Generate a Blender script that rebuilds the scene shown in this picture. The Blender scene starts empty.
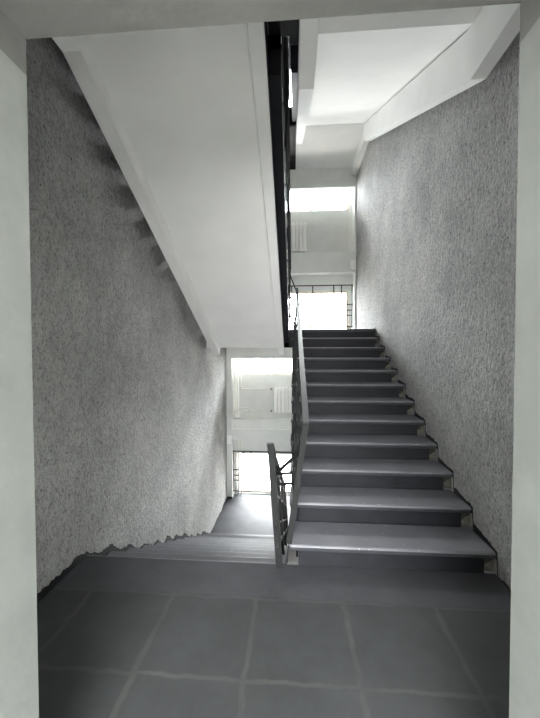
import bpy, bmesh, math, random
from mathutils import Vector, Matrix
random.seed(7)
S = bpy.context.scene
COL = S.collection

# ------------------------------------------------------------------ dimensions
XL, XR = -1.475, 1.300          # stairwell side walls
YD0, YD1 = 0.50, 0.90           # the doorway wall
YW, YR, YO = 7.20, 7.48, 7.62   # window wall: pilaster face, recess face, outside
H = 3.6                         # storey height
YN_R, YN_L = 2.214, 2.25        # first nosings of the two flights
YH = 5.52                       # edge of the half landings

# ------------------------------------------------------------------ materials
def mat(name, rough=.8, spec=.3):
    m = bpy.data.materials.new(name); m.use_nodes = True
    nt = m.node_tree; b = nt.nodes['Principled BSDF']
    b.inputs['Roughness'].default_value = rough
    b.inputs['Specular IOR Level'].default_value = spec
    return m, nt, b

def N(nt, t, **kw):
    n = nt.nodes.new(t)
    for k, v in kw.items():
        if k in n.inputs.keys(): n.inputs[k].default_value = v
        else: setattr(n, k, v)
    return n

def coords(nt, scale=(1, 1, 1)):
    tc = N(nt, 'ShaderNodeTexCoord'); mp = N(nt, 'ShaderNodeMapping')
    mp.inputs['Scale'].default_value = scale
    nt.links.new(tc.outputs['Object'], mp.inputs['Vector'])
    return mp.outputs['Vector']

def ramp(nt, fac, stops):
    r = N(nt, 'ShaderNodeValToRGB')
    e = r.color_ramp.elements
    while len(e) < len(stops): e.new(.5)
    for el, (p, c) in zip(e, stops):
        el.position = p; el.color = (*c, 1)
    nt.links.new(fac, r.inputs['Fac'])
    return r.outputs['Color']

def plain(name, c1, c2, scale=6, rough=.8, spec=.3, bump=.1, bscale=60, bdist=.004):
    m, nt, b = mat(name, rough, spec)
    v = coords(nt)
    n = N(nt, 'ShaderNodeTexNoise', Scale=scale, Detail=5.0)
    nt.links.new(v, n.inputs['Vector'])
    nt.links.new(ramp(nt, n.outputs['Fac'], [(.3, c1), (.7, c2)]), b.inputs['Base Color'])
    n2 = N(nt, 'ShaderNodeTexNoise', Scale=bscale, Detail=3.0)
    nt.links.new(v, n2.inputs['Vector'])
    bp = N(nt, 'ShaderNodeBump', Strength=bump, Distance=bdist)
    nt.links.new(n2.outputs['Fac'], bp.inputs['Height'])
    nt.links.new(bp.outputs['Normal'], b.inputs['Normal'])
    return m

def stucco(name, dark, light):
    """rough-cast plaster: vertical dribbles, patchy greys"""
    m, nt, b = mat(name, .85, .15)
    v = coords(nt, (1, 1, .62))
    vb = coords(nt)
    big = N(nt, 'ShaderNodeTexNoise', Scale=1.3, Detail=6.0, Roughness=.65)
    nt.links.new(vb, big.inputs['Vector'])
    fine = N(nt, 'ShaderNodeTexNoise', Scale=58.0, Detail=5.0, Roughness=.68)
    nt.links.new(v, fine.inputs['Vector'])
    mid = N(nt, 'ShaderNodeTexNoise', Scale=24.0, Detail=4.0, Roughness=.6, Distortion=.6)
    nt.links.new(v, mid.inputs['Vector'])
    add = N(nt, 'ShaderNodeMath', operation='MULTIPLY_ADD')
    nt.links.new(fine.outputs['Fac'], add.inputs[0]); add.inputs[1].default_value = .75
    nt.links.new(mid.outputs['Fac'], add.inputs[2])
    mixf = N(nt, 'ShaderNodeMath', operation='MULTIPLY_ADD')
    nt.links.new(big.outputs['Fac'], mixf.inputs[0]); mixf.inputs[1].default_value = .55
    sc = N(nt, 'ShaderNodeMath', operation='MULTIPLY')
    nt.links.new(add.outputs[0], sc.inputs[0]); sc.inputs[1].default_value = .28
    nt.links.new(sc.outputs[0], mixf.inputs[2])
    base = ramp(nt, mixf.outputs[0], [(.38, dark), (.66, light)])
    spk = N(nt, 'ShaderNodeTexNoise', Scale=95.0, Detail=3.0, Roughness=.75); nt.links.new(v, spk.inputs['Vector'])
    sp2 = N(nt, 'ShaderNodeMath', operation='MULTIPLY_ADD'); nt.links.new(fine.outputs['Fac'], sp2.inputs[0])
    sp2.inputs[1].default_value = .8; nt.links.new(spk.outputs['Fac'], sp2.inputs[2])
    pit_shade = ramp(nt, sp2.outputs[0], [(.66, (.22, .22, .22)), (.80, (.78, .78, .78)), (.98, (1.0, 1.0, 1.0))])  # painted shade: darkens the colour in the pits of the bump
    mulc = N(nt, 'ShaderNodeMix', data_type='RGBA', blend_type='MULTIPLY'); mulc.inputs['Factor'].default_value = 1
    nt.links.new(base, mulc.inputs['A']); nt.links.new(pit_shade, mulc.inputs['B'])
    nt.links.new(mulc.outputs['Result'], b.inputs['Base Color'])
    bp = N(nt, 'ShaderNodeBump', Strength=1.0, Distance=.045)
    nt.links.new(add.outputs[0], bp.inputs['Height'])
    nt.links.new(bp.outputs['Normal'], b.inputs['Normal'])
    return m

M = {}
M['stucco'] = stucco('rough_cast_plaster', (.31, .31, .304), (.57, .57, .56))
M['white'] = plain('whitewash', (.79, .79, .78), (.84, .84, .83), 3, .85, .2, .25, 90, .003)
M['panel'] = plain('pale_wall_paint', (.64, .65, .63), (.70, .71, .69), 4, .7, .3, .2, 60, .003)
M['dark'] = plain('dark_paint_and_shade', (.009, .0092, .0115), (.014, .0145, .018), 9, .6, .25, .15, 80, .002)  # also on the risers, where the dark tone stands in for shade
M['mortar'] = plain('raw_mortar', (.085, .083, .070), (.15, .147, .125), 14, .95, .1, .8, 50, .01)
M['metal'] = plain('grey_metal_paint', (.013, .0138, .0134), (.020, .021, .0205), 20, .6, .14, .08, 90, .001)
M['rail'] = plain('grey_handrail_paint', (.045, .048, .046), (.060, .063, .061), 20, .45, .4, .06, 90, .001)
M['enamel'] = plain('white_enamel', (.84, .83, .82), (.87, .86, .85), 5, .4, .5, .02, 60, .001)
M['pipe'] = plain('white_pipe_paint', (.66, .65, .61), (.72, .71, .67), 5, .45, .5, .05, 60, .001)
M['bar'] = plain('dark_bar_paint', (.012, .011, .011), (.02, .018, .018), 9, .5, .4, .05, 90, .001)
M['wood'] = plain('varnished_window_wood', (.60, .47, .32), (.70, .58, .42), 8, .5, .4, .1, 60, .001)
M['plastic'] = plain('white_plastic', (.62, .62, .60), (.66, .66, .64), 5, .5, .4, .02, 60, .001)
M['brass'] = plain('dull_valve_metal', (.25, .23, .2), (.3, .28, .24), 9, .4, .5, .02, 60, .001)

def step_mat():
    m, nt, b = mat('terrazzo_step', .5, .4)
    v = coords(nt)
    n = N(nt, 'ShaderNodeTexNoise', Scale=5.0, Detail=6.0); nt.links.new(v, n.inputs['Vector'])
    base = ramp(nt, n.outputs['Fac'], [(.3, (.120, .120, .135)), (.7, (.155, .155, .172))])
    vo = N(nt, 'ShaderNodeTexVoronoi', Scale=20.0); nt.links.new(v, vo.inputs['Vector'])
    sp = ramp(nt, vo.outputs['Distance'], [(.055, (1, 1, 1)), (.10, (0, 0, 0))])
    mx = N(nt, 'ShaderNodeMix', data_type='RGBA')
    nt.links.new(sp, mx.inputs['Factor']); nt.links.new(base, mx.inputs['A'])
    mx.inputs['B'].default_value = (.36, .36, .37, 1)
    nt.links.new(mx.outputs['Result'], b.inputs['Base Color'])
    n2 = N(nt, 'ShaderNodeTexNoise', Scale=70.0, Detail=3.0); nt.links.new(v, n2.inputs['Vector'])
    bp = N(nt, 'ShaderNodeBump', Strength=.2, Distance=.003)
    nt.links.new(n2.outputs['Fac'], bp.inputs['Height']); nt.links.new(bp.outputs['Normal'], b.inputs['Normal'])
    return m
M['step'] = step_mat()
M['nosing'] = plain('shaded_nosing_grey', (.032, .0325, .037), (.044, .045, .051), 9, .6, .25, .15, 80, .002)  # tread fronts darkened in colour to stand for their weaker light
M['bounce_floor'] = plain('pale_bounce_floor', (.33, .325, .305), (.40, .395, .37), 5, .6, .3, .1, 70, .002)  # unseen floor, made pale to bounce light onto the overhead slab
M['apron'] = plain('apron_paint', (.57, .58, .56), (.63, .64, .62), 4, .75, .25, .2, 60, .003)
M['worn'] = plain('worn_grey_floor_paint', (.050, .050, .056), (.066, .067, .075), 5, .7, .2, .15, 70, .003)

def tile_mat():
    """half-metre slabs with pale worn joints, an unjointed strip along the stair edge"""
    m, nt, b = mat('slab_floor', .72, .2)
    tc = N(nt, 'ShaderNodeTexCoord'); v = tc.outputs['Object']
    wob = N(nt, 'ShaderNodeTexNoise', Scale=7.0, Detail=3.0); nt.links.new(v, wob.inputs['Vector'])
    sx = N(nt, 'ShaderNodeSeparateXYZ'); nt.links.new(v, sx.inputs[0])
    def M2(op, a, bb=None, c=None):
        n = N(nt, 'ShaderNodeMath', operation=op)
        for i, q in enumerate((a, bb, c)):
            if q is None: continue
            if isinstance(q, (int, float)): n.inputs[i].default_value = q
            else: nt.links.new(q, n.inputs[i])
        return n.outputs[0]
    w = M2('MULTIPLY', M2('SUBTRACT', wob.outputs['Fac'], .5), .05)
    def joint(c, off, pitch, half):
        u = M2('ADD', M2('SUBTRACT', c, off), w)
        f = M2('FRACT', M2('DIVIDE', u, pitch))
        d = M2('MULTIPLY', M2('SUBTRACT', .5, M2('ABSOLUTE', M2('SUBTRACT', f, .5))), pitch)
        n = N(nt, 'ShaderNodeMapRange'); n.interpolation_type = 'SMOOTHSTEP'
        nt.links.new(d, n.inputs['Value'])
        n.inputs['From Min'].default_value = half * .35; n.inputs['From Max'].default_value = half
        n.inputs['To Min'].default_value = 1; n.inputs['To Max'].default_value = 0
        return n.outputs['Result']
    jx = joint(sx.outputs['X'], -.218, .502, .019)
    inside = M2('LESS_THAN', sx.outputs['Y'], 1.93)
    jx = M2('MULTIPLY', jx, inside)
    jy = M2('MULTIPLY', joint(sx.outputs['Y'], 1.915, .49, .015), inside)
    j = M2('MAXIMUM', jx, jy)
    wear = N(nt, 'ShaderNodeTexNoise', Scale=4.0, Detail=6.0, Roughness=.7); nt.links.new(v, wear.inputs['Vector'])
    gap = N(nt, 'ShaderNodeTexNoise', Scale=2.6, Detail=4.0, Roughness=.6); nt.links.new(v, gap.inputs['Vector'])
    gm = N(nt, 'ShaderNodeMapRange'); nt.links.new(gap.outputs['Fac'], gm.inputs['Value'])
    gm.inputs['From Min'].default_value = .36; gm.inputs['From Max'].default_value = .66
    gm.inputs['To Min'].default_value = .12; gm.inputs['To Max'].default_value = .62
    j = M2('MULTIPLY', j, gm.outputs['Result'])
    col = ramp(nt, wear.outputs['Fac'], [(.3, (.036, .0375, .038)), (.72, (.050, .052, .053))])
    strip = N(nt, 'ShaderNodeMix', data_type='RGBA')
    nt.links.new(inside, strip.inputs['Factor']); nt.links.new(col, strip.inputs['B'])
    col2 = ramp(nt, wear.outputs['Fac'], [(.3, (.044, .045, .049)), (.72, (.060, .061, .066))])
    nt.links.new(col2, strip.inputs['A'])
    mx = N(nt, 'ShaderNodeMix', data_type='RGBA')
    nt.links.new(j, mx.inputs['Factor']); nt.links.new(strip.outputs['Result'], mx.inputs['A'])
    mx.inputs['B'].default_value = (.080, .077, .073, 1)
    nt.links.new(mx.outputs['Result'], b.inputs['Base Color'])
    g = N(nt, 'ShaderNodeTexNoise', Scale=60.0, Detail=3.0); nt.links.new(v, g.inputs['Vector'])
    hgt = M2('MULTIPLY_ADD', g.outputs['Fac'], .35, M2('MULTIPLY', j, -.4))
    bp = N(nt, 'ShaderNodeBump', Strength=.25, Distance=.004)
    nt.links.new(hgt, bp.inputs['Height']); nt.links.new(bp.outputs['Normal'], b.inputs['Normal'])
    return m
M['tile'] = tile_mat()

def jamb_mat():
    """oil paint below a straight line, bare grey plaster above"""
    m, nt, b = mat('doorway_paint', .6, .3)
    v = coords(nt)
    sx = N(nt, 'ShaderNodeSeparateXYZ'); nt.links.new(v, sx.inputs[0])
    n = N(nt, 'ShaderNodeTexNoise', Scale=5.0, Detail=6.0, Roughness=.65); nt.links.new(v, n.inputs['Vector'])
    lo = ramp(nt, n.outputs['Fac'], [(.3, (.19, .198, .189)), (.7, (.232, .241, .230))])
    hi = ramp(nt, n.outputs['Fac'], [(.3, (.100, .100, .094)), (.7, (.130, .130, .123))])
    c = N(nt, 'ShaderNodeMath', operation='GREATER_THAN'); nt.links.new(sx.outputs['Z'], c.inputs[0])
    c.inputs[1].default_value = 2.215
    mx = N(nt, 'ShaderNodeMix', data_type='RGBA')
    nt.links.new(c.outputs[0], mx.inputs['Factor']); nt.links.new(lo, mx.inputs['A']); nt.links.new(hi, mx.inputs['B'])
    nt.links.new(mx.outputs['Result'], b.inputs['Base Color'])
    n2 = N(nt, 'ShaderNodeTexNoise', Scale=28.0, Detail=5.0); nt.links.new(v, n2.inputs['Vector'])
    bp = N(nt, 'ShaderNodeBump', Strength=.25, Distance=.006)
    nt.links.new(n2.outputs['Fac'], bp.inputs['Height']); nt.links.new(bp.outputs['Normal'], b.inputs['Normal'])
    return m
M['jamb'] = jamb_mat()

def glass_mat():
    m = bpy.data.materials.new('window_glass'); m.use_nodes = True
    nt = m.node_tree; nt.nodes.clear()
    o = N(nt, 'ShaderNodeOutputMaterial'); t = N(nt, 'ShaderNodeBsdfTransparent')
    t.inputs[0].default_value = (.95, .96, .96, 1)
    g = N(nt, 'ShaderNodeBsdfGlossy'); g.inputs['Roughness'].default_value = .03
    f = N(nt, 'ShaderNodeFresnel', IOR=1.45); mx = N(nt, 'ShaderNodeMixShader')
    nt.links.new(f.outputs[0], mx.inputs[0]); nt.links.new(t.outputs[0], mx.inputs[1])
    nt.links.new(g.outputs[0], mx.inputs[2]); nt.links.new(mx.outputs[0], o.inputs[0])
    return m
M['glass'] = glass_mat()

# ------------------------------------------------------------------ mesh helpers
def box(bm, x0, x1, y0, y1, z0, z1, mi=0, bev=0):
    vs = [bm.verts.new((x, y, z)) for x in (x0, x1) for y in (y0, y1) for z in (z0, z1)]
    fs = [bm.faces.new([vs[i] for i in f]) for f in
          ((0, 1, 3, 2), (4, 6, 7, 5), (0, 4, 5, 1), (2, 3, 7, 6), (0, 2, 6, 4), (1, 5, 7, 3))]
    for f in fs: f.material_index = mi
    if bev:
        es = list({e for f in fs for e in f.edges})
        r = bmesh.ops.bevel(bm, geom=es, offset=bev, segments=2, profile=.5, affect='EDGES')
        for f in r['faces']: f.material_index = mi

def prism(bm, prof, x0, x1, mats=None, side=0):
    """extrude a (y,z) profile from x0 to x1; mats = one index per profile edge"""
    a = [bm.verts.new((x0, y, z)) for y, z in prof]
    b = [bm.verts.new((x1, y, z)) for y, z in prof]
    n = len(prof)
    for i in range(n):
        j = (i + 1) % n
        f = bm.faces.new((a[i], a[j], b[j], b[i])); f.material_index = mats[i] if mats else 0
    f = bm.faces.new(a[::-1]); f.material_index = side
    f = bm.faces.new(b); f.material_index = side

def loft(bm, sections, mi=0):
    rings = [[bm.verts.new(p) for p in s] for s in sections]
    n = len(rings[0])
    for a, b in zip(rings, rings[1:]):
        for i in range(n):
            j = (i + 1) % n
            f = bm.faces.new((a[i], a[j], b[j], b[i])); f.material_index = mi if isinstance(mi, int) else mi[i]
    for r in (rings[0][::-1], rings[-1]):
        f = bm.faces.new(r); f.material_index = mi if isinstance(mi, int) else mi[0]

def tube(bm, pts, r, seg=8, square=False, w=None, h=None):
    """sweep a round (or rectangular w x h) bar along points with mitred corners"""
    pts = [Vector(p) for p in pts]
    rings = []
    for i, p in enumerate(pts):
        if i == 0: d = pts[1] - p
        elif i == len(pts) - 1: d = p - pts[-2]
        else: d = (p - pts[i - 1]).normalized() + (pts[i + 1] - p).normalized()
        d.normalize()
        ref = Vector((1, 0, 0)) if abs(d.x) < .8 else Vector((0, 0, 1))
        u = (ref - d * ref.dot(d)).normalized(); v = d.cross(u)
        k = 1.0
        if 0 < i < len(pts) - 1:
            k = 1 / max(.6, d.dot((pts[i + 1] - p).normalized()))
        if square:
            rings.append([bm.verts.new(p + u * a * (w or r) / 1 + v * c * (h or r) * k) for a, c in ((-1, -1), (1, -1), (1, 1), (-1, 1))])
        else:
            rings.append([bm.verts.new(p + (u * math.cos(t) + v * math.sin(t)) * r) for t in
                          [2 * math.pi * q / seg for q in range(seg)]])
    n = len(rings[0])
    for a, b in zip(rings, rings[1:]):
        for i in range(n):
            j = (i + 1) % n
            bm.faces.new((a[i], a[j], b[j], b[i])).smooth = not square
    bm.faces.new(rings[0][::-1]); bm.faces.new(rings[-1])

def bend(pts, r=.03, n=4):
    """round the corners of a polyline"""
    pts = [Vector(p) for p in pts]; out = [pts[0]]
    for a, p, b in zip(pts, pts[1:], pts[2:]):
        d0 = (a - p).normalized(); d1 = (b - p).normalized()
        s, e = p + d0 * r, p + d1 * r
        for k in range(n + 1):
            t = k / n
            out.append(s * (1 - t) ** 2 + p * 2 * t * (1 - t) + e * t * t)
    out.append(pts[-1]); return out

def obj(name, bm, mats, parent=None, smooth=False):
    bmesh.ops.recalc_face_normals(bm, faces=bm.faces)
    me = bpy.data.meshes.new(name); bm.to_mesh(me); bm.free()
    for m in (mats if isinstance(mats, (list, tuple)) else [mats]): me.materials.append(M[m])
    if smooth:
        for p in me.polygons: p.use_smooth = True
    o = bpy.data.objects.new(name, me); COL.objects.link(o)
    if parent:
        o.parent = parent
        o.matrix_parent_inverse = Matrix.Translation(-parent.location)
    return o

def tag(o, label, cat, group=None, kind=None):
    o['label'] = label; o['category'] = cat
    if group: o['group'] = group
    if kind: o['kind'] = kind
    return o

def thing(name, label, cat, loc, group=None, kind=None):
    o = bpy.data.objects.new(name, None); COL.objects.link(o); o.location = loc
    o.empty_display_size = .1
    return tag(o, label, cat, group, kind)

def B(): return bmesh.new()

# ------------------------------------------------------------------ room shell
ZB, ZT = -3.6, 9.2
bm = B(); box(bm, XL - .25, XL, YD0, YO, ZB, ZT)
tag(obj('wall_left', bm, 'stucco'), 'left stairwell wall of rough grey cast plaster', 'wall', kind='structure')
bm = B(); box(bm, XR, XR + .25, YD0, YO, ZB, ZT)
tag(obj('wall_right', bm, 'stucco'), 'right stairwell wall of rough grey cast plaster', 'wall', kind='structure')

DX0, DX1, DZ = -.743, .5625, 2.315
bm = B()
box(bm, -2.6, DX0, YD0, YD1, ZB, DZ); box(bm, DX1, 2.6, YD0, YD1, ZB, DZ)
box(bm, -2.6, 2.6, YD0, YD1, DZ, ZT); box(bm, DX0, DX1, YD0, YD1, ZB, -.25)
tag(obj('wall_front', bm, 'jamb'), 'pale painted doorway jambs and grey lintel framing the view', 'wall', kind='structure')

# unseen corridor behind the camera, end opening added and sized for fill light
bm = B()
box(bm, -2.6, -2.4, -3.0, YD0, -.1, 3.1); box(bm, 2.4, 2.6, -3.0, YD0, -.1, 3.1)
box(bm, -2.6, -1.3, -3.2, -3.0, -.1, 3.1); box(bm, 1.3, 2.6, -3.2, -3.0, -.1, 3.1)
box(bm, -1.3, 1.3, -3.2, -3.0, -.1, .75); box(bm, -1.3, 1.3, -3.2, -3.0, 2.5, 3.1)
tag(obj('wall_back', bm, 'panel'), 'corridor walls behind the doorway with an end opening added for fill light', 'wall', kind='structure')
bm = B(); box(bm, -2.6, 2.6, -3.2, YD0, 3.1, 3.3)
tag(obj('ceiling_corridor', bm, 'white'), 'white corridor ceiling behind the doorway', 'ceiling', kind='structure')

bm = B(); box(bm, XL, XR, YD1, YN_L - .012, -.1, 0, 0); box(bm, DX0, DX1, YD0, YD1, -.1, 0, 0)
tag(obj('floor', bm, 'tile'), 'dark grey slab floor of the near landing', 'floor', kind='structure')
bm = B(); box(bm, -2.4, 2.4, -3.0, YD0, -.1, 0, 0)
tag(obj('floor_corridor', bm, 'bounce_floor'), 'unseen corridor floor behind the doorway, made pale to bounce light', 'floor', kind='structure')
bm = B(); box(bm, XL, XR, YD0, YO, ZT - .2, ZT)
tag(obj('ceiling_roof', bm, 'white'), 'white roof slab over the top of the stairwell', 'ceiling', kind='structure')
bm = B(); box(bm, XL, XR, YD0, YO, ZB - .1, ZB)
tag(obj('floor_below', bm, 'step'), 'grey floor at the bottom of the stairwell', 'floor', kind='structure')

GX0, GX1 = -.165, .03           # the slot between the flights
def landing(name, z, label, cat):
    bm = B()
    box(bm, XL, GX0, YD1, YN_L - .012, z - .1, z - .0, 0)
    box(bm, GX1, XR, YD1, YN_L - .012, z - .1, z - .0, 0)
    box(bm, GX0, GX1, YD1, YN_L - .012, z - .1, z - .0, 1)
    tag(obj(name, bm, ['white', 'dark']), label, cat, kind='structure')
landing('ceiling_landing', H, 'pale ribbed landing slab of the floor above', 'ceiling')
landing('ceiling_top', 2 * H, 'landing slab two floors up seen through the slot', 'ceiling')

def half_landing(name, z, label, slot='dark'):
    bm = B()
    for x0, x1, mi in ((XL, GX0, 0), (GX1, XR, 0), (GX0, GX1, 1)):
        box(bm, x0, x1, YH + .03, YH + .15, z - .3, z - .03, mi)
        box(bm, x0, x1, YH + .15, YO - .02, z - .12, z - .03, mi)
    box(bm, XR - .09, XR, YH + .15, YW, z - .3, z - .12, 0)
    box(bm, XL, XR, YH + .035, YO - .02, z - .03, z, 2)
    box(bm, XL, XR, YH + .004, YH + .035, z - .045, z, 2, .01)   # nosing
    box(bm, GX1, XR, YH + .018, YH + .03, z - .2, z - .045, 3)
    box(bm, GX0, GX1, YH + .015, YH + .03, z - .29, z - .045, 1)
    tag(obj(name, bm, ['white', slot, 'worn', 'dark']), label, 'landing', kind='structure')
half_landing('floor_half', H / 2, 'half landing at the head of the right-hand flight')
half_landing('floor_half.001', -H / 2, 'bright half landing at the foot of the descending flight', 'white')
half_landing('floor_half.002', H * 1.5, 'half landing overhead with pale underside before the upper window')

# window wall
RX0, RX1 = -1.36, 1.265          # recess
WX0, WX1 = -1.29, 1.185          # window openings
bm = B()
box(bm, XL, RX0, YW, YO, ZB, ZT); box(bm, RX1, XR, YW, YO, ZB, ZT)
box(bm, RX0, WX0, YR, YO, ZB, ZT); box(bm, WX1, RX1, YR, YO, ZB, ZT)
for k in (-1, 0, 1):
    z = H * k
    if z - .5 > ZB:
        box(bm, RX0, RX1, YW, YO, z - .50, z - .26)             # spandrel
        box(bm, RX0, RX1, YW + .06, YO, z - .26, z - .055)      # ledge under the radiator
    box(bm, WX0, WX1, YR, YO, z - .055, z + .92, 1)                # apron panel
    if k < 2:
        box(bm, RX0, RX1, YW, YW + .09, z + 1.28, z + 1.69)     # beam carrying the half landing
        if k == 1: continue
        box(bm, WX0, WX1, YR, YO, z + (2.76 if k == 0 else 2.73), z + 3.10)   # wall over the window
        if k == -1: box(bm, WX0, WX1, YR, YO, z + 1.80, z + 1.815)
box(bm, WX0, WX1, YR, YO, H + 4.6, ZT)
tag(obj('wall_far', bm, ['panel', 'apron']), 'pale window wall with recessed bays and beams', 'wall', kind='structure')

def window(n, z0, z1, label):
    w = thing(f'window_{n}', label, 'window', (0, YO - .06, z0), kind='structure')
    t = .035; ya, yb = YR + .06, YR + .11
    bm = B()
    box(bm, WX0, WX1, ya, yb, z0, z0 + t); box(bm, WX0, WX1, ya, yb, z1 - t, z1)
    for x in (WX0, WX1 - t): box(bm, x, x + t, ya, yb, z0 + t, z1 - t)
    for x in (-.46, .36): box(bm, x - .018, x + .018, ya, yb, z0 + t, z1 - t)
    obj('window_frame', bm, 'wood', w)
    bm = B(); box(bm, WX0 + t - .01, WX1 - t + .01, ya + .022, ya + .026, z0 + t - .01, z1 - t + .01)
    obj('pane', bm, 'glass', w)
WIN = [(1, .92, 1.66, 'wide low window under the half landing, above the lower radiator'),
       (2, 1.80, 2.76, 'bright window behind the grille at the head of the right flight'),
       (3, H + .92, H + 1.66, 'bright upper window above the upper radiator'),
       (4, H + 1.80, H + 4.6, 'window above the topmost half landing'),
       (5, -1.785, -.87, 'overexposed window behind the grille at the foot of the descending flight'),
       (6, -H + .92, -H + 1.30, 'lowest window under the lower half landing')]
for a in WIN: window(*a)

# ------------------------------------------------------------------ flights
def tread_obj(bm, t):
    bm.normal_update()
    for f in bm.faces: f.material_index = 0 if f.normal.z > .3 else 1  # light bevels and dark fronts paint the edge highlight and shade
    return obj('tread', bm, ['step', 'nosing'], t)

def flight_right(z, name, label):
    t = thing(name, label, 'stairs', (.6, YN_R, z))
    x0, x1 = .03, 1.232
    bm = B()
    top = [(YN_L - .012, z - .1)]
    for i in range(1, 12):
        y = YN_R + .3 * (i - 1) + .03
        top += [(y, z + .15 * i - .045), (y + .3, z + .15 * i - .045)]
    top[-1] = (YH + .03, z + 1.605)
    bot = [(YH + .03, z + 1.5), (YN_L - .012, z - .1)]
    prof = top + bot[:1]
    prism(bm, prof, x0, x1, [1] * (len(top) - 1) + [0, 0], 1)
    for a, b, c, d in ((x0, x0 + .10, x0, x0 + .125), (x1 - .095, x1, x1 - .115, x1)):
        secs = []
        for y, zb, zt in ((YD1, -.4, -.09), (2.3, -.4, -.09), (YH + .09, 1.24, 1.515)):
            secs.append([(a, y, z + zb), (b, y, z + zb), (d, y, z + zt), (c, y, z + zt)])
        loft(bm, secs)
    side = [(YN_R + .33, z + .12), (YN_R + .33, z + .255)]
    for i in range(2, 12):
        y = YN_R + .3 * (i - 1) + .03
        side += [(y, z + .15 * i - .045), (y + .3, z + .15 * i - .045)]
    side = side[:1] + side[2:]
    side[-1] = (YH + .02, z + 1.605)
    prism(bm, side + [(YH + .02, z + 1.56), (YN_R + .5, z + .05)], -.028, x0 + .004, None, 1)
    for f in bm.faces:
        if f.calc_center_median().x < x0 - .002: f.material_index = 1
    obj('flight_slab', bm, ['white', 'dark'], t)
    for i in range(1, 12):
        y = YN_R + .3 * (i - 1)
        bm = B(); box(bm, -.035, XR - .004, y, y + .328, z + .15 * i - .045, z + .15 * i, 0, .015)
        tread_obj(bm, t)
        bm = B()
        zb = z + .15 * (i - 1) + .002; q = random.uniform(-.015, .015); xw = XR - .002
        loft(bm, [[(x1 + .004, y + .06 + q, zb), (xw, y + .035, zb), (xw, y + .035, zb + .095 + q), (x1 + .004, y + .06, zb + .03 + q)],
                  [(x1 + .004, y + .32, zb), (xw, y + .32, zb), (xw, y + .32, zb + .095), (x1 + .004, y + .32, zb + .03)]])
        obj('mortar_infill', bm, 'mortar', t)
    return t

def flight_left(z, name, label, xs=-.095):
    """z = level of the landing it descends from"""
    t = thing(name, label, 'stairs', (-.8, YN_L, z))
    x0, x1 = -1.352, -.168
    bm = B()
    top = [(YN_L - .02, z - .05)]
    top = [(1.9, z - .1), (YN_L - .03, z - .1)]
    for i in range(1, 12):
        y = YN_L + .3 * i - .03
        top += [(y - .3, z - .15 * i - .045), (y, z - .15 * i - .045)]
    top += [(YN_L + 3.27, z - 1.8 - .29)]
    prof = top + [(1.9, z - .3)]
    prism(bm, prof, x0, x1, [1] * (len(top) - 1) + [0, 0], 1)
    low = [(y, zz) for y, zz in top[1:]]
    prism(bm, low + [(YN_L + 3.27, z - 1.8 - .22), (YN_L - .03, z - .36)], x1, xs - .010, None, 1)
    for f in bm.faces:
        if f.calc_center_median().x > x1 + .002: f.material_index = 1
    box(bm, x0, x1, YD1, 1.9, z - .3, z - .1, 0)
    for a, b, c, d in ((x0, x0 + .11, x0, x0 + .125), (x1 - .085, x1, x1 - .095, x1)):
        secs = []
        near = ((YD1, -.4, -.29), (1.91, -.4, -.29)) if a == x0 else ((YD1, -.303, -.29), (1.72, -.303, -.29))
        for y, zb, zt in near + ((YN_L + 3.27, -2.213, -2.08),):
            secs.append([(a, y, z + zb), (b, y, z + zb), (d, y, z + zt), (c, y, z + zt)])
        loft(bm, secs)
    obj('flight_slab', bm, ['white', 'dark'], t)
    for i in range(0, 12):
        y = YN_L + .3 * i
        bm = B()
        if i == 0: box(bm, XL + .004, xs, y - .012, y, z - .045, z, 0, .004)
        else: box(bm, XL + .004, xs, y - .328, y, z - .15 * i - .045, z - .15 * i, 0, .013)
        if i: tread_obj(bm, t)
        else: obj('edge_strip', bm, 'step', t)
    return t

flight_right(0, 'stair_flight', 'dark grey stair flight climbing along the right wall to the half landing')
flight_left(0, 'stair_flight.001', 'dark grey stair flight descending along the left wall towards the bright window')
flight_left(H, 'stair_flight.002', 'sloping stair flight overhead at left, its broad pale underside facing down', -.076)
flight_right(H, 'stair_flight.003', 'stair flight overhead at right with pale underside and deep side ribs')
flight_left(2 * H, 'stair_flight.004', 'highest stair flight glimpsed through the dark slot between flights', -.076)

# dark paint run up unevenly on the walls along the steps
def sawtooth_paint(name, x, dx, fn, y0, y1, label, amp):
    bm = B(); prev = None; y = y0; rng = random.Random(3)
    h = .02
    while y < y1:
        h = max(.003, min(amp, h + rng.uniform(-.012, .012)))
        zz = fn(y)
        v = (bm.verts.new((x, y, zz - .05)), bm.verts.new((x + dx, y, zz - .05)),
             bm.verts.new((x + dx, y, zz + h)), bm.verts.new((x, y, zz + h)))
        if prev:
            for i in range(4):
                j = (i + 1) % 4; bm.faces.new((prev[i], prev[j], v[j], v[i]))
        else: bm.faces.new(v)
        prev = v; y += .015
    bm.faces.new(prev[::-1])
    tag(obj(name, bm, 'dark'), label, 'baseboard', kind='structure')
def zr(y):
    if y < YN_R: return 0
    return .15 * (math.floor((y - YN_R) / .3) + 1) if y < YH else 1.8
def zl(y):
    if y < YN_L: return 0
    return max(-1.8, -.15 * (math.floor((y - YN_L) / .3) + 1))
def zr_line(y):                      # paint follows the slope between step corners
    if y < YN_R: return 0
    return min(1.8, zr(y) + ((y - YN_R) % .3) * .10)
def zl_line(y):
    if y < YN_L: return 0
    f = ((y - YN_L) % .3) / .3
    return zl(y) + .15 * (1 - f) * (.55 + .45 * math.cos(3 * f)) if y < YN_L + 3.3 else -1.8
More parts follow.
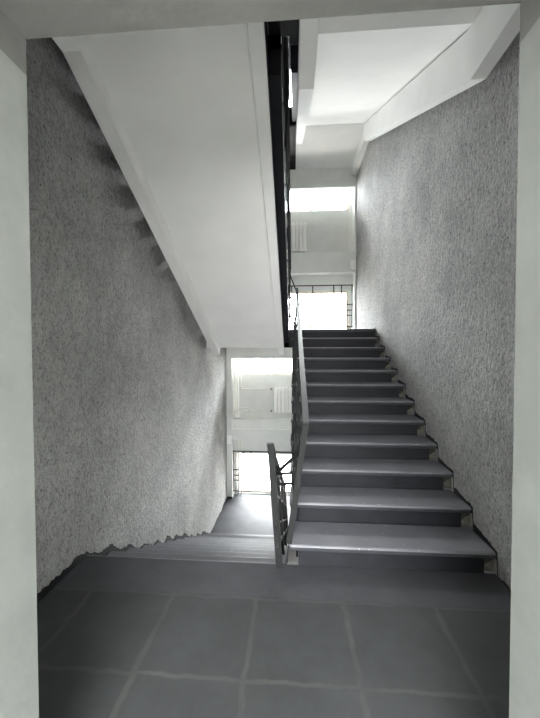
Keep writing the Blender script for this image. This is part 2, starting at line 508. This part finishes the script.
sawtooth_paint('baseboard_right', XR, -.003, zr_line, YD1, YW, 'ragged dark paint edge where the right-hand steps meet the wall', .014)
sawtooth_paint('baseboard_left', XL, .006, zl_line, YD1, YW, 'ragged dark paint edge where the descending steps meet the left wall', .055)
bm = B()
for a, b in ((XL + .004, RX0 + .004), (RX1 - .004, XR - .004)):
    for z in (-1.8, 1.8): box(bm, a, b, YW - .006, YW + .0, z, z + .05)
tag(obj('baseboard_far', bm, 'dark'), 'dark painted foot of the pilasters at the window wall', 'baseboard', kind='structure')

# ------------------------------------------------------------------ railings
def railing(name, label, y0, y1, base, xb0, xb1, xt0, xt1, h0, h1, posts, loc, group=None, balusters=True):
    """a leaning flat-bar railing; base(y) = height of the pitch line, x runs from xb (foot) to xt (handrail)"""
    t = thing(name, label, 'railing', loc, group)
    L = lambda a, b, f: a + (b - a) * f
    def P(y, f):
        s = (y - y0) / (y1 - y0)
        x = L(L(xb0, xb1, s), L(xt0, xt1, s), f)
        return (x, y, base(y) + L(h0, h1, s) * f)
    bm = B()
    n = 8
    tube(bm, [P(L(y0, y1, i / n), 1.0) for i in range(n + 1)], .02, square=True, w=.021, h=.012)
    obj('handrail', bm, 'rail', t)
    bm = B(); tube(bm, [P(y0, .16), P(y1, .16)], .01, square=True, w=.006, h=.014); obj('bottom_rail', bm, 'metal', t)
    bm = B(); tube(bm, [P(y0, .86), P(y1, .86)], .01, square=True, w=.006, h=.012); obj('top_rail', bm, 'metal', t)
    for y, zf in posts:
        bm = B(); a = P(y, 0); b = P(y, .985)
        tube(bm, [(a[0], a[1], zf), b], .016, square=True, w=.015, h=.015); obj('post', bm, 'metal', t)
    if not balusters:
        for f in (.34, .60):
            bm = B(); tube(bm, [P(y0, f), P(y1, f)], .01, square=True, w=.007, h=.009); obj('long_bar', bm, 'metal', t)
    y = y0 + (.1 if balusters else .42)
    while y < y1 - .05:
        bm = B(); tube(bm, [P(y, .16), P(y, .86)], .008, square=True, w=.008, h=.008); obj('baluster', bm, 'metal', t)
        y += .15 if balusters else .6
    return t, P

def pr(z): return lambda y: z + .15 + .478 * (y - YN_R)
def pl(z): return lambda y: z - .15 - .50 * (y - YN_L) + .15

def right_rail(z, name, label, lean=True):
    posts = [(YN_R + .3 * i + .045, z + .15 * (i + 1)) for i in (3, 6, 9)]
    xb, xt = ((-.020, -.020), (.080, .042))
    return railing(name, label, YN_R + .06, YH + .04, pr(z), xb[0], xb[1], xt[0], xt[1], .775, .73, posts, (-.02, YN_R + .05, z + .15), None, False)
def left_rail(z, name, label, xb, xt, bal=True):
    posts = [(YN_L + .3 * i - .06, z - .15 * i) for i in (3, 6, 9, 11)]
    return railing(name, label, YN_L - .07, YN_L + 3.3, pl(z), xb, xb, xt, xt, .80, .84, posts, (xb, YN_L, z), None, bal)

tR, PR = right_rail(0, 'stair_railing', 'grey metal railing leaning along the left edge of the right-hand flight')
# stout newel strap of the right railing, and the bars that tie it to the lower one
bm = B(); a = PR(YN_R + .06, 1.0)
tube(bm, bend([(a[0] - .003, YN_R + .22, a[2] + .075), (a[0], YN_R + .06, a[2] + .0), (-.036, YN_R + .02, .15)], .04, 4), .02, square=True, w=.019, h=.011)
obj('newel', bm, 'metal', tR)
tL, PL = left_rail(0, 'stair_railing.001', 'dark metal railing beside the descending left flight, newel standing on the landing edge', -.103, -.160, False)
bm = B(); tube(bm, [(-.100, YN_L - .035, 0), (-.155, YN_L - .075, .835)], .02, square=True, w=.021, h=.019); obj('newel', bm, 'metal', tL)
for p, q in ((PL(2.62, .82), PR(2.30, .74)), (PL(2.62, .82), (-.02, 2.42, .56)), (PL(2.66, .72), (-.02, 2.44, .475))):
    bm = B(); tube(bm, [p, q], .008, square=True, w=.009, h=.009); obj('tie_bar', bm, 'metal', tR)
tU, PU = left_rail(H, 'stair_railing.002', 'dark railing seen edge-on along the slot side of the overhead left flight', -.080, -.070)
for f, g in ((.95, .93), (.55, .55), (.16, .2)):
    bm = B(); p = PU(YN_L + 3.3, f); q = PR(YH + .04, g)
    tube(bm, bend([p, (p[0], p[1] + .16, p[2] - .02), (q[0], q[1] + .16, q[2] + .02), q], .05, 4), .008, square=True, w=.009, h=.009)
    obj('tie_bar', bm, 'metal', tR)
right_rail(H, 'stair_railing.003', 'dark railing along the slot side of the overhead right flight')
left_rail(2 * H, 'stair_railing.004', 'highest railing glimpsed at the top of the dark slot', -.080, -.070)

# ------------------------------------------------------------------ window grilles
def grille(z, name, label):
    t = thing(name, label, 'grille', (-.055, YW + .06, z))
    y = YW + .06; c = -.055
    xs = [c + s for s in (-1.28, -1.055, -.895, -.45, 0, .45, .895, 1.055, 1.28)]
    for x in xs:
        bm = B(); box(bm, x - .011, x + .011, y - .008, y + .008, z + .14, z + 1.05); obj('upright', bm, 'bar', t)
    for zz in (1.04, .63, .16):
        bm = B(); box(bm, xs[0] - .02, xs[-1] + .02, y - .018, y - .006, z + zz - .011, z + zz + .011); obj('cross_bar', bm, 'bar', t)
    for a, b in ((0, 1), (7, 8)):
        for zz in (.40, .51):
            bm = B(); box(bm, xs[a], xs[b], y - .018, y - .006, z + zz - .01, z + zz + .01); obj('short_bar', bm, 'bar', t)
grille(H / 2, 'window_grille', 'dark bar grille before the window at the head of the right flight')
grille(-H / 2, 'window_grille.001', 'dark bar grille before the bright window at the foot of the descending flight')

# ------------------------------------------------------------------ radiators
def radiator(z0, z1, name, label):
    n = 9; w = .08; x = -.455
    t = thing(name, label, 'radiator', (x + n * w / 2, YR - .09, z0), 'sectional radiators under the stair windows')
    for i in range(n):
        bm = B(); xa = x + i * w
        box(bm, xa + .007, xa + w - .007, YR - .115, YR - .035, z0, z1, 0, .012)
        box(bm, xa + .014, xa + w - .014, YR - .121, YR - .113, z0 + .03, z1 - .09, 0, .003)
        box(bm, xa + .012, xa + w - .012, YR - .118, YR - .113, z1 - .065, z1 - .025, 0, .002)
        obj('section', bm, 'enamel', t)
    for zz in (z0 + .035, z1 - .035):
        bm = B(); tube(bm, [(x - .045, YR - .075, zz), (x + n * w + .012, YR - .075, zz)], .016); obj('manifold', bm, 'enamel', t, True)
        bm = B(); tube(bm, [(x - .075, YR - .075, zz), (x - .03, YR - .075, zz)], .024); obj('valve', bm, 'brass', t, True)
    for xx in (x + w * 1.5, x + w * 7.5):
        bm = B(); box(bm, xx - .012, xx + .012, YR - .04, YR - .0, z1 - .12, z1 - .09); obj('bracket', bm, 'enamel', t)
radiator(.075, .635, 'radiator', 'white sectional radiator low at left, above the descending flight')
radiator(3.62, 4.24, 'radiator.001', 'white sectional radiator high under the upper bright window')

# ------------------------------------------------------------------ pipes at the left of the window wall
def pipe(name, pts, r, label, r_b=.035):
    bm = B(); tube(bm, bend(pts, r_b) if len(pts) > 2 else pts, r, 10)
    return tag(obj(name, bm, 'pipe', None, True), label, 'pipe')
yp = YR - .05
pipe('riser_pipe', [(-1.315, yp, -1.8), (-1.315, yp, 1.31)], .015, 'white vertical heating pipe nearest the left pilaster')
pipe('riser_pipe.001', [(-1.255, yp, -1.8), (-1.255, yp, 1.31)], .015, 'white vertical heating pipe second from the left pilaster')
pipe('supply_pipe', [(-1.19, yp, 1.31), (-1.19, yp, .600), (-.50, YR - .075, .600)], .013, 'white pipe dropping from above and turning to the lower radiator top')
pipe('return_pipe', [(-1.19, yp, -.055), (-1.19, yp, .110), (-.50, YR - .075, .110)], .013, 'white pipe rising from the ledge and turning to the lower radiator bottom')
pipe('branch_pipe', [(XL + .001, YW - .05, .150), (-1.25, YW - .05, .150), (-1.175, YW + .03, .205), (-1.0, YW + .08, .205), (-1.0, YW + .1, .1)], .014, 'upper white pipe stub bending out of the left wall over the ledge')
pipe('branch_pipe.001', [(XL + .001, YW - .05, .062), (-1.345, YW - .05, .062), (-1.29, YW + .07, .11), (-1.255, yp - .02, .11)], .014, 'lower white pipe stub leaving the left wall to the riser')
pipe('riser_pipe.002', [(-1.19, yp, -1.8), (-1.19, yp, -.5)], .013, 'white vertical pipe ending under the beam, third from the left pilaster')

def junction(x, z, name, label):
    t = thing(name, label, 'junction box', (x, YW - .04, z))
    bm = B(); box(bm, x - .05, x + .05, YW - .06, YW, z - .09, z + .09, 0, .008); obj('case', bm, 'enamel', t)
    bm = B(); box(bm, x - .043, x + .043, YW - .066, YW - .059, z - .08, z + .08, 0, .004); obj('cover', bm, 'enamel', t)
junction(XR - .075, 3.24, 'junction_box', 'small white box on the right pilaster beside the upper beam')
junction(XL + .06, -.48, 'junction_box.001', 'small white box on the left pilaster over the descending flight')

# ------------------------------------------------------------------ daylight
W = bpy.data.worlds.new('overcast_sky'); S.world = W; W.use_nodes = True
nt = W.node_tree; bg = nt.nodes['Background']
tc = N(nt, 'ShaderNodeTexCoord'); sx = N(nt, 'ShaderNodeSeparateXYZ')
nt.links.new(tc.outputs['Generated'], sx.inputs[0])
mr = N(nt, 'ShaderNodeMapRange'); nt.links.new(sx.outputs['Z'], mr.inputs['Value'])
mr.inputs['From Min'].default_value = -.3; mr.inputs['From Max'].default_value = .7
nt.links.new(ramp(nt, mr.outputs[0], [(0, (.25, .25, .24)), (.3, (.30, .30, .295)), (.48, (.42, .43, .43)), (.62, (.80, .82, .83)), (1, (.97, .99, 1.0))]), bg.inputs['Color'])
bg.inputs['Strength'].default_value = 19.0

def portal(x0, x1, y, z0, z1, inward):
    l = bpy.data.lights.new('daylight_portal', 'AREA'); l.shape = 'RECTANGLE'
    l.size = x1 - x0; l.size_y = z1 - z0; l.cycles.is_portal = True
    o = bpy.data.objects.new('daylight_portal', l); COL.objects.link(o)
    o.location = ((x0 + x1) / 2, y, (z0 + z1) / 2)
    o.rotation_euler = (math.pi / 2 * (-1 if inward < 0 else 1), 0, 0)
for _, a, b, _l in WIN: portal(WX0, WX1, YO + .01, a, b, -1)
portal(-1.3, 1.3, -3.21, .75, 2.5, 1)

# ------------------------------------------------------------------ camera
F, YAW, PITCH, ROLL, HC = 334.9, .0724, -.0245, -.0019, 1.449
cy, sy, cp, sp = math.cos(YAW), math.sin(YAW), math.cos(PITCH), math.sin(PITCH)
fw = Vector((-sy * cp, cy * cp, sp)); r = Vector((cy, sy, 0)); u = r.cross(fw)
c, s = math.cos(ROLL), math.sin(ROLL)
r2, u2 = c * r + s * u, -s * r + c * u
cam = bpy.data.cameras.new('camera'); co = bpy.data.objects.new('camera', cam); COL.objects.link(co)
m = Matrix((r2, u2, -fw)).transposed().to_4x4(); m.translation = (0, 0, HC)
co.matrix_world = m
cam.sensor_fit = 'VERTICAL'; cam.sensor_height = 24; cam.lens = F * 24 / 718; cam.clip_start = .02
S.camera = co

S.view_settings.view_transform = 'Standard'; S.view_settings.look = 'None'
S.view_settings.gamma = 1; S.view_settings.use_curve_mapping = False
S.view_settings.exposure = 2.6
S.cycles.use_denoising = True
S.cycles.max_bounces = 14; S.cycles.diffuse_bounces = 8; S.cycles.transparent_max_bounces = 16
S.cycles.sample_clamp_indirect = 8
